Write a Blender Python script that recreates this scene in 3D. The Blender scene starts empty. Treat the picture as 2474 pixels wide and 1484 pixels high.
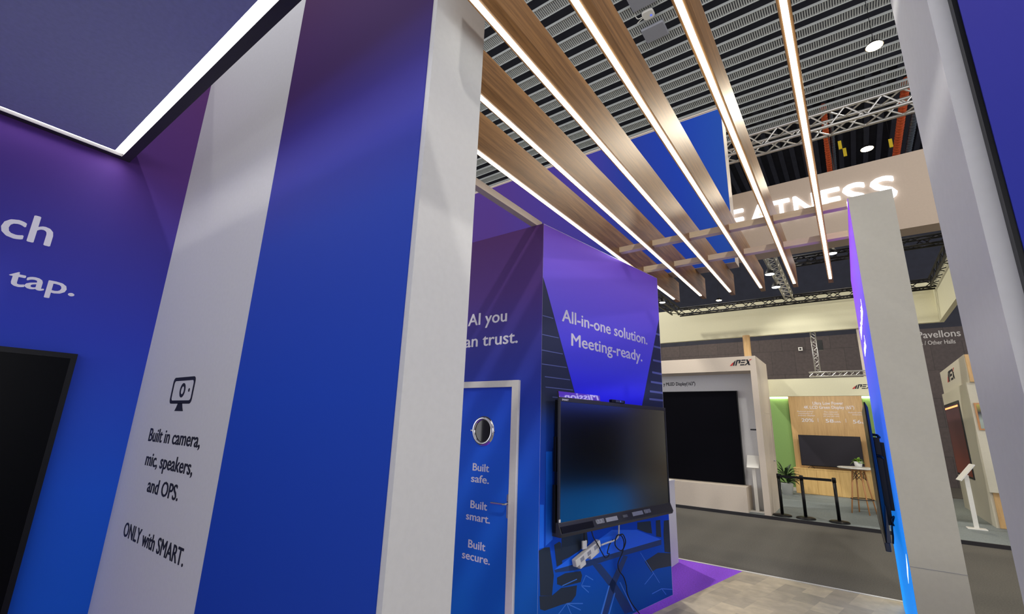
import bpy, math, random
from mathutils import Vector, Matrix
random.seed(7)
S = bpy.context.scene
COL = S.collection

# ------------------------------------------------------------------ camera
cam_d = bpy.data.cameras.new('camera')
cam_d.sensor_width = 36.0
cam_d.lens = 36.0 * 1101.58 / 2474.0
cam_d.clip_start = 0.02
cam_d.clip_end = 200
cam = bpy.data.objects.new('camera', cam_d)
COL.objects.link(cam)
cam.matrix_world = Matrix(((0.8076, 0.122817, 0.5768, 0), (0.588855, -0.221213, -0.777377, 0),
                           (0.032121, 0.967461, -0.250973, 1.7), (0, 0, 0, 1)))
S.camera = cam
# ------------------------------------------------------------------ world, view
S.view_settings.view_transform = 'Standard'
S.view_settings.look = 'None'
S.view_settings.gamma = 1.0
S.view_settings.exposure = 0.7
S.view_settings.use_curve_mapping = False
W = bpy.data.worlds.new('hall_air')
S.world = W
W.use_nodes = True
bg = W.node_tree.nodes['Background']
# the open hall around: bright stands low down, dark roof space higher up
_nt = W.node_tree
_tc = _nt.nodes.new('ShaderNodeTexCoord')
_sp = _nt.nodes.new('ShaderNodeSeparateXYZ')
_cr = _nt.nodes.new('ShaderNodeValToRGB')
_nt.links.new(_tc.outputs['Generated'], _sp.inputs[0])
_nt.links.new(_sp.outputs['Z'], _cr.inputs['Fac'])
_cr.color_ramp.elements[0].position = 0.12
_cr.color_ramp.elements[0].color = (0.97, 0.96, 1.0, 1)
_cr.color_ramp.elements[1].position = 0.38
_cr.color_ramp.elements[1].color = (0.12, 0.12, 0.14, 1)
_nt.links.new(_cr.outputs['Color'], bg.inputs['Color'])
bg.inputs['Strength'].default_value = 1.35


# ------------------------------------------------------------------ hall lamps (high-bay light, plus added fill without fixtures)
def spot(name, loc, watts, color, target=None, angle=150, radius=0.18):
    l = bpy.data.lights.new(name, 'SPOT')
    l.energy = watts
    l.color = color
    l.spot_size = math.radians(angle)
    l.spot_blend = 0.5
    l.shadow_soft_size = radius
    o = bpy.data.objects.new(name, l)
    COL.objects.link(o)
    o.location = loc
    d = Vector(target if target else (loc[0], loc[1], 0)) - Vector(loc)
    o.rotation_euler = d.to_track_quat('-Z', 'Y').to_euler()
    return o


WARM = (1.0, 0.88, 0.70)
NEUT = (1.0, 0.96, 0.90)
spot('hall_light', (2.9, -2.9, 10.5), 850, NEUT)
spot('hall_light', (-6.5, -3.4, 10.5), 200, NEUT)
spot('hall_light', (1.43, 11.9, 10.2), 420, WARM)
spot('hall_light', (1.37, 16.7, 10.2), 420, WARM)
spot('hall_light', (-7.0, 10.5, 10.2), 1400, NEUT)  # added fill without a fixture, raised to brighten the right jamb and floor
spot('hall_light', (9.0, 4.0, 10.2), 950, NEUT)  # added fill from the right without a fixture, raised for the left jamb
# stage floods on the dark rig, aimed at the stands across the aisle
spot('stand_flood', (-1.05, 9.6, 4.72), 60, (1, .97, .88), (-2.2, 12.2, 1.6), 72, .06)
spot('stand_flood', (-1.05, 10.9, 4.72), 52, (1, .97, .88), (-.6, 15.5, 1.2), 72, .06)
spot('stand_flood', (-3.6, 9.9, 4.7), 60, (1, .95, .85), (-4.0, 12.2, 1.5), 72, .06)
spot('stand_flood', (.3, 9.45, 4.72), 48, (1, .96, .86), (.2, 16.5, 1.6), 72, .06)
spot('stand_flood', (1.72, 8.6, 4.7), 52, (1, .95, .85), (2.6, 14.0, 1.5), 72, .06)
spot('booth_fill_spot', (-1.0, 14.6, 2.86), 45, (1, .95, .84), (-.9, 16.9, 1.2), 130, .1)  # added fill under the roof, no fixture: brightens the green booth inside
spot('booth_fill_spot', (-.1, 14.6, 2.86), 45, (1, .95, .84), (-.3, 16.9, 1.2), 130, .1)  # second added fill for the oak panel and cabinet, also without a fixture
spot('hall_light', (-6.5, 19.5, 9.5), 500, WARM)


# ------------------------------------------------------------------ materials
def lin(c):
    c = c / 255.0
    return c / 12.92 if c <= 0.04045 else ((c + 0.055) / 1.055) ** 2.4


def rgb(c):
    return (lin(c[0]), lin(c[1]), lin(c[2]), 1.0)


def new_mat(name):
    m = bpy.data.materials.new(name)
    m.use_nodes = True
    return m, m.node_tree, m.node_tree.nodes['Principled BSDF']


def mat(name, c, rough=0.5, metal=0.0, emit=0.0, grain=0.06, gscale=40.0, bump=0.0, spec=0.5, ecol=None):
    m, t, b = new_mat(name)
    n = t.nodes.new('ShaderNodeTexNoise')
    n.inputs['Scale'].default_value = gscale
    n.inputs['Detail'].default_value = 3
    geo = t.nodes.new('ShaderNodeNewGeometry')
    t.links.new(geo.outputs['Position'], n.inputs['Vector'])
    r = t.nodes.new('ShaderNodeValToRGB')
    k = rgb(c)
    r.color_ramp.elements[0].position = 0.3
    r.color_ramp.elements[1].position = 0.7
    r.color_ramp.elements[0].color = tuple(x * (1 - grain) for x in k[:3]) + (1,)
    r.color_ramp.elements[1].color = tuple(min(1, x * (1 + grain)) for x in k[:3]) + (1,)
    t.links.new(n.outputs['Fac'], r.inputs['Fac'])
    t.links.new(r.outputs['Color'], b.inputs['Base Color'])
    b.inputs['Roughness'].default_value = rough
    b.inputs['Metallic'].default_value = metal
    b.inputs['Specular IOR Level'].default_value = spec
    if emit:
        b.inputs['Emission Color'].default_value = rgb(ecol or c)
        b.inputs['Emission Strength'].default_value = emit
    if bump:
        bp = t.nodes.new('ShaderNodeBump')
        bp.inputs['Strength'].default_value = bump
        bp.inputs['Distance'].default_value = 0.003
        t.links.new(n.outputs['Fac'], bp.inputs['Height'])
        t.links.new(bp.outputs['Normal'], b.inputs['Normal'])
    return m


def grad(name, stops, axis=2, rough=0.6, emit=0.0, streak=0.0, spec=0.12):
    """printed colour gradient along a world axis: stops = [(coordinate, rgb)]"""
    m, t, b = new_mat(name)
    geo = t.nodes.new('ShaderNodeNewGeometry')
    sep = t.nodes.new('ShaderNodeSeparateXYZ')
    t.links.new(geo.outputs['Position'], sep.inputs[0])
    mr = t.nodes.new('ShaderNodeMapRange')
    lo, hi = stops[0][0], stops[-1][0]
    mr.inputs['From Min'].default_value = lo
    mr.inputs['From Max'].default_value = hi
    t.links.new(sep.outputs[axis], mr.inputs['Value'])
    src = mr.outputs['Result']
    if streak:
        n = t.nodes.new('ShaderNodeTexNoise')
        mp = t.nodes.new('ShaderNodeMapping')
        mp.inputs['Scale'].default_value = (1, 2.6, 0.35)
        t.links.new(geo.outputs['Position'], mp.inputs['Vector'])
        t.links.new(mp.outputs['Vector'], n.inputs['Vector'])
        n.inputs['Scale'].default_value = 2.0
        n.inputs['Detail'].default_value = 4
        a = t.nodes.new('ShaderNodeMath')
        a.operation = 'MULTIPLY_ADD'
        a.inputs[1].default_value = streak
        a.inputs[2].default_value = -streak / 2
        t.links.new(n.outputs['Fac'], a.inputs[0])
        s = t.nodes.new('ShaderNodeMath')
        s.operation = 'ADD'
        t.links.new(src, s.inputs[0])
        t.links.new(a.outputs[0], s.inputs[1])
        src = s.outputs[0]
    r = t.nodes.new('ShaderNodeValToRGB')
    e = r.color_ramp.elements
    while len(e) < len(stops):
        e.new(0.5)
    for i, (z, c) in enumerate(stops):
        e[i].position = (z - lo) / (hi - lo)
        e[i].color = rgb(c)
    t.links.new(src, r.inputs['Fac'])
    t.links.new(r.outputs['Color'], b.inputs['Base Color'])
    b.inputs['Roughness'].default_value = rough
    b.inputs['Specular IOR Level'].default_value = spec
    if emit:
        t.links.new(r.outputs['Color'], b.inputs['Emission Color'])
        b.inputs['Emission Strength'].default_value = emit
    return m


def wood(name, c1, c2, axis_scale, rough=0.35, scale=3.0):
    m, t, b = new_mat(name)
    geo = t.nodes.new('ShaderNodeNewGeometry')
    mp = t.nodes.new('ShaderNodeMapping')
    mp.inputs['Scale'].default_value = axis_scale
    t.links.new(geo.outputs['Position'], mp.inputs['Vector'])
    n = t.nodes.new('ShaderNodeTexNoise')
    n.inputs['Scale'].default_value = scale
    n.inputs['Detail'].default_value = 6
    n.inputs['Roughness'].default_value = 0.65
    n.inputs['Distortion'].default_value = 0.6
    t.links.new(mp.outputs['Vector'], n.inputs['Vector'])
    r = t.nodes.new('ShaderNodeValToRGB')
    r.color_ramp.elements[0].position = 0.32
    r.color_ramp.elements[1].position = 0.68
    r.color_ramp.elements[0].color = rgb(c1)
    r.color_ramp.elements[1].color = rgb(c2)
    t.links.new(n.outputs['Fac'], r.inputs['Fac'])
    t.links.new(r.outputs['Color'], b.inputs['Base Color'])
    b.inputs['Roughness'].default_value = rough
    return m


def tiles(name, colors, size, rough=0.5, rot=0.0, ratio=0.5, mortar=0.0, mcol=(120, 112, 98)):
    """block pattern laid on the horizontal or (rot given as euler) other plane"""
    m, t, b = new_mat(name)
    geo = t.nodes.new('ShaderNodeNewGeometry')
    mp = t.nodes.new('ShaderNodeMapping')
    mp.inputs['Rotation'].default_value = rot if isinstance(rot, tuple) else (0, 0, rot)
    t.links.new(geo.outputs['Position'], mp.inputs['Vector'])
    br = t.nodes.new('ShaderNodeTexBrick')
    br.inputs['Scale'].default_value = 1.0
    br.inputs['Brick Width'].default_value = size
    br.inputs['Row Height'].default_value = size * ratio
    br.inputs['Mortar Size'].default_value = mortar
    br.inputs['Color1'].default_value = rgb(colors[0])
    br.inputs['Color2'].default_value = rgb(colors[1])
    br.inputs['Mortar'].default_value = rgb(mcol)
    br.inputs['Bias'].default_value = 0.0
    t.links.new(mp.outputs['Vector'], br.inputs['Vector'])
    n = t.nodes.new('ShaderNodeTexNoise')
    n.inputs['Scale'].default_value = 9
    n.inputs['Detail'].default_value = 5
    t.links.new(geo.outputs['Position'], n.inputs['Vector'])
    mx = t.nodes.new('ShaderNodeMix')
    mx.data_type = 'RGBA'
    mx.blend_type = 'MULTIPLY'
    mx.inputs['Factor'].default_value = 0.45
    r = t.nodes.new('ShaderNodeValToRGB')
    r.color_ramp.elements[0].position = 0.3
    r.color_ramp.elements[0].color = (0.45, 0.45, 0.45, 1)
    r.color_ramp.elements[1].position = 0.7
    t.links.new(n.outputs['Fac'], r.inputs['Fac'])
    t.links.new(br.outputs['Color'], mx.inputs[6])
    t.links.new(r.outputs['Color'], mx.inputs[7])
    t.links.new(mx.outputs[2], b.inputs['Base Color'])
    b.inputs['Roughness'].default_value = rough
    return m


M = {}
M['white'] = mat('white_paint', (226, 224, 216), 0.45, grain=0.02)
M['white_wall'] = mat('white_wall', (206, 206, 206), 0.5, grain=0.02)
M['booth_white'] = mat('booth_white', (204, 198, 178), 0.5, grain=0.02)
M['sign_beige'] = mat('sign_beige', (182, 164, 144), 0.5, grain=0.02)
M['cream_green'] = mat('pale_green_cream', (212, 208, 176), 0.5, grain=0.02)
M['cream'] = mat('cream_paint', (208, 195, 178), 0.5, grain=0.02)
M['black'] = mat('black_plastic', (12, 13, 15), 0.35, grain=0.1, spec=0.25)
M['dark'] = mat('dark_frame', (40, 41, 46), 0.45, grain=0.05)
M['screen'] = mat('screen_glass', (4, 5, 7), 0.2, grain=0.0)
M['screen'].node_tree.nodes['Principled BSDF'].inputs['IOR'].default_value = 2.5
M['screen_matt'] = mat('matt_led_tiles', (5, 5, 12), 0.6, grain=0.1, spec=0.06)
M['led'] = mat('led_diffuser', (255, 255, 255), 0.5, emit=3.4, grain=0, ecol=(250, 255, 248))
M['led_canopy'] = mat('led_canopy_diffuser', (255, 255, 255), 0.5, emit=10.0, grain=0, ecol=(255, 253, 250))
M['led_soft'] = mat('led_letter', (255, 255, 255), 0.5, emit=1.2, grain=0, ecol=(240, 243, 255))
M['led_booth'] = mat('led_booth', (255, 255, 240), 0.5, emit=3.0, grain=0, ecol=(255, 250, 225))
M['lamp_warm'] = mat('lamp_warm', (255, 240, 200), 0.5, emit=40.0, grain=0, ecol=(255, 225, 165))
M['lamp_cool'] = mat('lamp_cool', (255, 255, 255), 0.5, emit=25.0, grain=0, ecol=(245, 250, 255))
M['chrome'] = mat('chrome', (225, 225, 228), 0.08, 1.0, grain=0.0)
M['alu'] = mat('aluminium', (190, 188, 182), 0.35, 0.85, grain=0.05)
M['truss_dark'] = mat('dark_truss', (24, 23, 24), 0.5, 0.3, grain=0.1)
M['grille'] = mat('ceiling_grille_paint', (192, 196, 192), 0.6, grain=0.03)
M['roof'] = mat('roof_deck', (44, 46, 58), 0.8, grain=0.15, gscale=3)
M['box_grey'] = mat('grey_box', (150, 152, 160), 0.5, grain=0.04)
M['plank'] = wood('beam_laminate', (118, 82, 46), (174, 128, 76), (14, 0.7, 14), 0.42)
M['oak'] = wood('pale_oak', (190, 150, 96), (214, 176, 120), (7, 7, 0.6), 0.45)
M['oak_light'] = wood('light_oak', (206, 168, 104), (226, 190, 126), (7, 7, 0.6), 0.45)
M['oak_x'] = wood('oak_batten', (222, 198, 164), (240, 220, 188), (0.6, 9, 9), 0.4)
M['leg_wood'] = wood('beech', (176, 120, 72), (200, 146, 94), (9, 9, 1), 0.4)
M['carpet'] = mat('hall_carpet', (90, 87, 80), 0.95, grain=0.22, gscale=60, bump=0.3)
M['booth_carpet'] = mat('booth_carpet', (122, 130, 130), 0.95, grain=0.18, gscale=60, bump=0.3)
M['purple_carpet'] = mat('purple_carpet', (146, 76, 222), 0.95, grain=0.15, gscale=60, bump=0.3)
M['vinyl'] = tiles('vinyl_blocks', ((218, 203, 172), (178, 167, 146)), 0.34, 0.42, rot=math.radians(101), ratio=0.62)
M['black_edge'] = mat('black_edge', (30, 28, 32), 0.5)
M['green'] = mat('green_wall', (128, 164, 92), 0.7, grain=0.04)
M['leaf_dark'] = mat('leaf_dark', (40, 62, 34), 0.5, grain=0.3, gscale=12)
M['leaf'] = mat('leaf_bright', (128, 168, 58), 0.5, grain=0.3, gscale=30)
M['pot'] = mat('white_pot', (222, 222, 218), 0.4, grain=0.03)
M['soil'] = mat('soil', (52, 40, 30), 0.9, grain=0.3)
M['far_wall'] = tiles('far_wall_panels', ((88, 78, 76), (82, 73, 72)), 0.92, 0.7, rot=(math.radians(90), 0, 0),
                      ratio=1.17, mortar=0.008, mcol=(60, 54, 54))
M['ink'] = mat('black_ink', (24, 24, 34), 0.6, grain=0.0)
M['txt_white'] = mat('white_lettering', (228, 226, 236), 0.5, grain=0.0)
M['txt_grey'] = mat('grey_lettering', (196, 192, 188), 0.6, grain=0.0)
M['red'] = mat('red_ink', (190, 50, 46), 0.6, grain=0.0)
M['canopy_fabric'] = mat('canopy_fabric', (160, 164, 206), 0.9, grain=0.05)
M['canopy_frame'] = mat('canopy_frame', (52, 48, 50), 0.55, grain=0.05)
M['grad_left'] = grad('print_left', [(0.0, (24, 100, 206)), (1.2, (34, 92, 214)), (2.2, (52, 68, 184)), (2.9, (66, 58, 150)), (3.5, (84, 50, 122)), (4.6, (88, 50, 100))])
M['grad_blue'] = grad('print_blue', [(0.0, (22, 58, 158)), (1.8, (34, 72, 184)), (2.6, (48, 74, 180)), (3.0, (62, 64, 164)), (3.6, (66, 38, 100)), (4.6, (68, 30, 74))])
M['grad_right'] = grad('print_blue_right', [(0.0, (30, 50, 150)), (2.0, (46, 56, 164)), (3.0, (78, 70, 160)), (4.6, (96, 80, 150))])
M['grad_door'] = grad('print_door', [(0.0, (26, 116, 196)), (1.2, (38, 106, 240)), (1.9, (44, 70, 190)), (2.4, (66, 66, 160)), (2.9, (86, 60, 134)), (3.5, (88, 54, 112))])
M['grad_leaf'] = grad('print_leaf', [(0.0, (22, 116, 200)), (0.7, (30, 106, 220)), (1.5, (38, 100, 236)), (2.02, (42, 78, 210))])
M['grad_tv'] = grad('print_panel', [(1.9, (24, 22, 226)), (2.3, (64, 62, 206)), (2.75, (92, 78, 200)), (3.2, (112, 84, 196)), (3.5, (104, 70, 170))], emit=0.16)
M['slat_bg'] = grad('print_slats', [(0.0, (20, 84, 150)), (0.4, (18, 88, 190)), (0.9, (22, 80, 220)), (1.7, (28, 60, 150)), (1.9, (46, 54, 84)), (3.0, (58, 62, 88))])
M['slat_line'] = mat('print_slat_line', (92, 104, 168), 0.5, grain=0)
M['pr_table'] = mat('print_table', (22, 112, 255), 0.5, grain=0)
M['pr_side'] = mat('print_table_side', (22, 56, 112), 0.5, grain=0)
M['pr_chair'] = mat('print_chair', (30, 42, 58), 0.5, grain=0)
M['pr_line'] = mat('print_line', (62, 128, 226), 0.5, grain=0)
M['grad_light'] = grad('lightbox_print', [(0.0, (14, 150, 250)), (1.0, (24, 138, 246)), (1.7, (58, 112, 238)), (2.4, (92, 98, 236)), (2.9, (142, 96, 240)), (3.5, (146, 74, 232))], emit=0.41, streak=0.10)
M['grad_tower'] = grad('print_tower', [(-5.0, (86, 58, 138)), (-3.2, (72, 62, 158)), (-2.4, (40, 62, 160)), (-1.6, (30, 66, 176)), (-0.9, (38, 84, 176))], axis=0)
M['mirror_glass'] = mat('purple_mirror', (150, 140, 176), 0.03, 1.0, grain=0)
M['porthole'] = mat('dark_glass', (16, 15, 18), 0.05, grain=0, spec=0.7)
M['orange'] = mat('orange_duct', (200, 84, 40), 0.5, grain=0.2, gscale=20)
M['foil'] = mat('foil_duct', (130, 140, 150), 0.3, 0.7, grain=0.2, gscale=20)
M['yellow'] = mat('yellow_tag', (220, 190, 40), 0.5)
M['picture'] = grad('picture_print', [(1.9, (150, 160, 150)), (2.1, (168, 180, 172)), (2.25, (70, 70, 80)), (2.44, (196, 184, 96))])
M['reflection_screen'] = grad('painted_reflection_display', [(0.9, (150, 70, 44)), (1.5, (120, 66, 56)), (2.5, (96, 70, 76))], rough=0.15)  # orange reflection painted into the display colour
M['cable_white'] = mat('white_cable', (220, 218, 214), 0.5)
M['cable_black'] = mat('black_cable', (18, 18, 24), 0.5)


# ------------------------------------------------------------------ mesh helpers
class MB:
    def __init__(s):
        s.v, s.f = [], []

    def box(s, x0, x1, y0, y1, z0, z1):
        n = len(s.v)
        s.v += [(x, y, z) for z in (z0, z1) for y in (y0, y1) for x in (x0, x1)]
        s.f += [tuple(n + i for i in q) for q in ((0, 2, 3, 1), (4, 5, 7, 6), (0, 1, 5, 4), (2, 6, 7, 3), (0, 4, 6, 2), (1, 3, 7, 5))]
        return s

    def obox(s, o, u, v, w, a0, a1, b0, b1, c0, c1):
        """box in a local frame o + u*a + v*b + w*c"""
        n = len(s.v)
        o, u, v, w = Vector(o), Vector(u), Vector(v), Vector(w)
        s.v += [tuple(o + u * a + v * b + w * c) for c in (c0, c1) for b in (b0, b1) for a in (a0, a1)]
        s.f += [tuple(n + i for i in q) for q in ((0, 2, 3, 1), (4, 5, 7, 6), (0, 1, 5, 4), (2, 6, 7, 3), (0, 4, 6, 2), (1, 3, 7, 5))]
        return s

    def prism(s, pts, d):
        """polygon (3-D points) thickened by vector d"""
        n = len(s.v)
        k = len(pts)
        d = Vector(d)
        s.v += [tuple(p) for p in pts] + [tuple(Vector(p) + d) for p in pts]
        s.f.append(tuple(n + i for i in range(k))[::-1])
        s.f.append(tuple(n + k + i for i in range(k)))
        for i in range(k):
            j = (i + 1) % k
            s.f.append((n + i, n + j, n + k + j, n + k + i))
        return s

    def tube(s, pts, r, seg=8, caps=True):
        pts = [Vector(p) for p in pts]
        rs = r if isinstance(r, (list, tuple)) else [r] * len(pts)
        n = len(s.v)
        prev = None
        for i, p in enumerate(pts):
            t = (pts[min(i + 1, len(pts) - 1)] - pts[max(i - 1, 0)]).normalized()
            if prev is None:
                a = Vector((0, 0, 1)) if abs(t.z) < 0.9 else Vector((1, 0, 0))
                prev = t.cross(a).normalized()
            x = (prev - t * prev.dot(t)).normalized()
            y = t.cross(x)
            prev = x
            for j in range(seg):
                q = 2 * math.pi * j / seg
                s.v.append(tuple(p + (x * math.cos(q) + y * math.sin(q)) * rs[i]))
        for i in range(len(pts) - 1):
            for j in range(seg):
                k = (j + 1) % seg
                s.f.append((n + i * seg + j, n + i * seg + k, n + (i + 1) * seg + k, n + (i + 1) * seg + j))
        if caps:
            s.f.append(tuple(n + j for j in range(seg))[::-1])
            s.f.append(tuple(n + (len(pts) - 1) * seg + j for j in range(seg)))
        return s

    def lathe(s, prof, c=(0, 0, 0), seg=24):
        n = len(s.v)
        for r, z in prof:
            for j in range(seg):
                q = 2 * math.pi * j / seg
                s.v.append((c[0] + r * math.cos(q), c[1] + r * math.sin(q), c[2] + z))
        for i in range(len(prof) - 1):
            for j in range(seg):
                k = (j + 1) % seg
                s.f.append((n + i * seg + j, n + i * seg + k, n + (i + 1) * seg + k, n + (i + 1) * seg + j))
        return s

    def ring(s, o, u, w, nrm, r0, r1, d, seg=36, sx=1.0, sz=1.0):
        """flat ring of thickness d in the plane u,w"""
        n = len(s.v)
        o, u, w, nrm = Vector(o), Vector(u), Vector(w), Vector(nrm)
        for rr, dd in ((r0, 0), (r1, 0), (r1, d), (r0, d)):
            for j in range(seg):
                q = 2 * math.pi * j / seg
                s.v.append(tuple(o + u * (rr * sx * math.cos(q)) + w * (rr * sz * math.sin(q)) + nrm * dd))
        for a in range(4):
            b = (a + 1) % 4
            for j in range(seg):
                k = (j + 1) % seg
                s.f.append((n + a * seg + j, n + a * seg + k, n + b * seg + k, n + b * seg + j))
        return s

    def build(s, name, m, parent=None, smooth=False, bevel=0.0):
        me = bpy.data.meshes.new(name)
        off = Vector((0, 0, 0))
        q = parent
        while q is not None:
            off += q.location
            q = q.parent
        me.from_pydata([tuple(Vector(p) - off) for p in s.v], [], s.f)
        me.materials.append(m)
        import bmesh
        b = bmesh.new()
        b.from_mesh(me)
        bmesh.ops.recalc_face_normals(b, faces=b.faces)
        b.to_mesh(me)
        b.free()
        if smooth:
            me.polygons.foreach_set('use_smooth', [True] * len(me.polygons))
        o = bpy.data.objects.new(name, me)
        COL.objects.link(o)
        if parent is not None:
            o.parent = parent
        if bevel:
            bv = o.modifiers.new('bevel', 'BEVEL')
            bv.width = bevel
            bv.segments = 2
            bv.limit_method = 'ANGLE'
        return o


def thing(name, label, cat, loc=(0, 0, 0), group=None):
    o = bpy.data.objects.new(name, None)
    COL.objects.link(o)
    o.empty_display_size = 0.1
    o.location = loc
    return tag(o, label, cat, group)


def tag(o, label, cat, group=None):
    o['label'] = label
    o['category'] = cat
    if group:
        o['group'] = group
    return o


def struct(o, label=None):
    o['kind'] = 'structure'
    return o


def dup(root, loc, label, group=None):
    r = root.copy()
    COL.objects.link(r)
    r.location = loc
    r['label'] = label
    if group:
        r['group'] = group
    for ch in list(root.children):
        c = ch.copy()
        COL.objects.link(c)
        c.parent = r
        for g in list(ch.children):
            d = g.copy()
            COL.objects.link(d)
            d.parent = c
    return r


_glyph = {}


def text_geo(body):
    """flat outline of a line of lettering in its own plane"""
    c = bpy.data.curves.new('t', 'FONT')
    c.size = 1.0
    c.body = body
    c.resolution_u = 3
    o = bpy.data.objects.new('t', c)
    me = o.to_mesh()
    v = [(p.co.x, p.co.y) for p in me.vertices]
    f = [tuple(p.vertices) for p in me.polygons]
    o.to_mesh_clear()
    bpy.data.objects.remove(o)
    bpy.data.curves.remove(c)
    return v, f


def lettering(lines, m, parent, U, Wv, N, name='lettering', bold=0.015, depth=0.002):
    """lines = [(text, origin3, cap height, width or None)]; one part per line, struck bold by overlaying shifted copies"""
    U, Wv, N = Vector(U), Vector(Wv), Vector(N)
    shifts = [(0, 0)] if bold == 0 else [(bold, 0), (-bold, 0), (0, bold * .7), (0, -bold * .7)]
    for body, o, cap, width in lines:
        mb = MB()
        v, f = text_geo(body)
        x0 = min(p[0] for p in v) - bold
        x1 = max(p[0] for p in v) + bold
        sy = cap / (0.682 + bold)
        sx = width / (x1 - x0) if width else sy
        o = Vector(o)
        edges = set()
        for q in f:
            for a, b in zip(q, q[1:] + q[:1]):
                edges.add((a, b))
        rim = [(a, b) for a, b in edges if (b, a) not in edges]
        for si, (dx, dy) in enumerate(shifts):
            n = len(mb.v)
            k = len(v)
            for d in (0, depth + si * depth * .02):
                mb.v += [tuple(o + U * ((x + dx - x0) * sx) + Wv * ((y + dy) * sy) + N * d) for x, y in v]
            for q in f:
                mb.f.append(tuple(n + k + i for i in q))
            for a, b in rim:
                mb.f.append((n + a, n + b, n + k + b, n + k + a))
        res = mb.build(name, m, parent)
    return res


# ================================================================== HALL SHELL
fl = MB().box(-32, 22, -8, 34, -0.1, 0.0).build('floor', M['carpet'])
struct(fl)
ceil = struct(MB().box(-32, 22, -8, 34, 12.9, 13.0).build('ceiling', M['roof']))
ZG = 11.7
for k in range(-6, 14):
    yc = 10.0 * (0.768 + 0.0611 * k)
    mb = MB()
    x0, x1 = (-17.0, 3.4)
    mb.box(x0, x1, yc - 0.165, yc - 0.15, ZG - 0.02, ZG + 0.05)
    mb.box(x0, x1, yc + 0.15, yc + 0.165, ZG - 0.02, ZG + 0.05)
    x = x0
    while x < x1:
        mb.box(x, x + 0.0305, yc - 0.15, yc + 0.15, ZG, ZG + 0.025)
        x += 0.0525
    mb.build('grille', M['grille'], ceil)
mb = MB()
for i in range(80):
    x = -20 + i * 0.4
    mb.box(x, x + 0.16, 16.0, 30, 12.75, 12.9)
mb.build('roof_ribs', M['roof'], ceil)
wf = struct(MB().box(-32, 22, 24.0, 24.3, 0, 5.95).build('wall_far', M['far_wall']))
MB().box(-32, 22, 24.05, 24.3, 5.95, 12.9).build('upper_cladding', M['roof'], wf)
lettering([('Pavellons', (2.44, 23.985, 5.57), 0.27, 1.25), ('Pavilions / Other Halls', (1.98, 23.985, 5.30), 0.16, 1.52)],
          M['txt_grey'], wf, (1, 0, 0), (0, 0, 1), (0, -1, 0), bold=0.015)

# ---- stand floor of our stand
tx = lambda y: -1.354 - (6.725 - y) * 0.188
pf = MB().prism([(tx(6.76), 6.76, 0), (3.4, 6.76, 0), (3.4, -3, 0), (tx(-3), -3, 0)], (0, 0, 0.05)).build('floor', M['vinyl'])
struct(pf)
pc = MB().prism([(tx(6.76), 6.76, 0), (tx(-3), -3, 0), (-4.3, -3, 0), (-4.3, 6.76, 0)], (0, 0, 0.049)).build('floor', M['purple_carpet'])
struct(pc)
struct(MB().box(-4.3, 3.4, 6.76, 6.80, 0, 0.053).build('trim_1', M['white']))

# ---- stand walls
wl = struct(MB().box(-4.22, -4.103, -3.0, 1.1, 0.05, 4.6).build('wall_left', M['grad_left']))
lettering([('touch', (-4.103, -0.16, 2.733), 0.178, 0.61), ('one', (-4.103, -0.06, 2.437), 0.115, 0.28), ('tap.', (-4.103, 0.315, 2.437), 0.115, 0.313)],
          M['txt_white'], wl, (0, 1, 0), (0, 0, 1), (1, 0, 0), bold=0.015)
wfr = struct(MB().box(-4.22, -1.2925, 1.1, 1.425, 0.05, 4.6).build('wall_front', M['white_wall']))
lettering([('Built in camera,', (-3.712, 1.1, 1.527), 0.08, 0.805), ('mic, speakers,', (-3.675, 1.1, 1.382), 0.08, 0.74),
           ('and OPS.', (-3.545, 1.1, 1.238), 0.08, 0.485), ('ONLY with SMART.', (-3.785, 1.1, 0.955), 0.08, 0.955)],
          M['ink'], wfr, (1, 0, 0), (0, 0, 1), (0, -1, 0), bold=0.015)
# monitor pictogram
mb = MB()


def rrect(x0, x1, z0, z1, r, n=5):
    pts = []
    for cx, cz, a in ((x1 - r, z0 + r, -90), (x1 - r, z1 - r, 0), (x0 + r, z1 - r, 90), (x0 + r, z0 + r, 180)):
        for i in range(n + 1):
            q = math.radians(a + 90 * i / n)
            pts.append((cx + r * math.cos(q), cz + r * math.sin(q)))
    return pts


outer = rrect(-3.49, -3.145, 1.762, 1.924, 0.03)
inner = rrect(-3.468, -3.165, 1.782, 1.902, 0.02)
n0 = len(mb.v)
k = len(outer)
for y in (1.0985, 1.1):
    mb.v += [(x, y, z) for x, z in outer] + [(x, y, z) for x, z in inner]
for i in range(k):
    j = (i + 1) % k
    mb.f.append((i, j, k + j, k + i))
    mb.f.append((i, j, 2 * k + j, 2 * k + i))
    mb.f.append((k + i, k + j, 3 * k + j, 3 * k + i))
mb.prism([(-3.376, 1.0985, 1.718), (-3.243, 1.0985, 1.718), (-3.262, 1.0985, 1.74), (-3.278, 1.0985, 1.765), (-3.345, 1.0985, 1.765), (-3.358, 1.0985, 1.74)], (0, 0.0015, 0))
mb.ring((-3.315, 1.0985, 1.843), (1, 0, 0), (0, 0, 1), (0, 1, 0), 0.024, 0.044, 0.0015, sx=0.95)
mb.ring((-3.215, 1.0985, 1.843), (1, 0, 0), (0, 0, 1), (0, 1, 0), 0.001, 0.011, 0.0015)
mb.build('pictogram', M['ink'], wfr)
gp = MB().box(-2.597, -1.320, 1.095, 1.0999, 0.05, 4.6).build('graphic_panel', M['grad_blue'])
tag(gp, 'tall deep blue printed graphic panel between the white text strip and the white jamb', 'panel')
wjr = struct(MB().box(0.2275, 3.4, 1.1, 1.445, 0.05, 4.6).build('wall_right', M['white_wall']))
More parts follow.
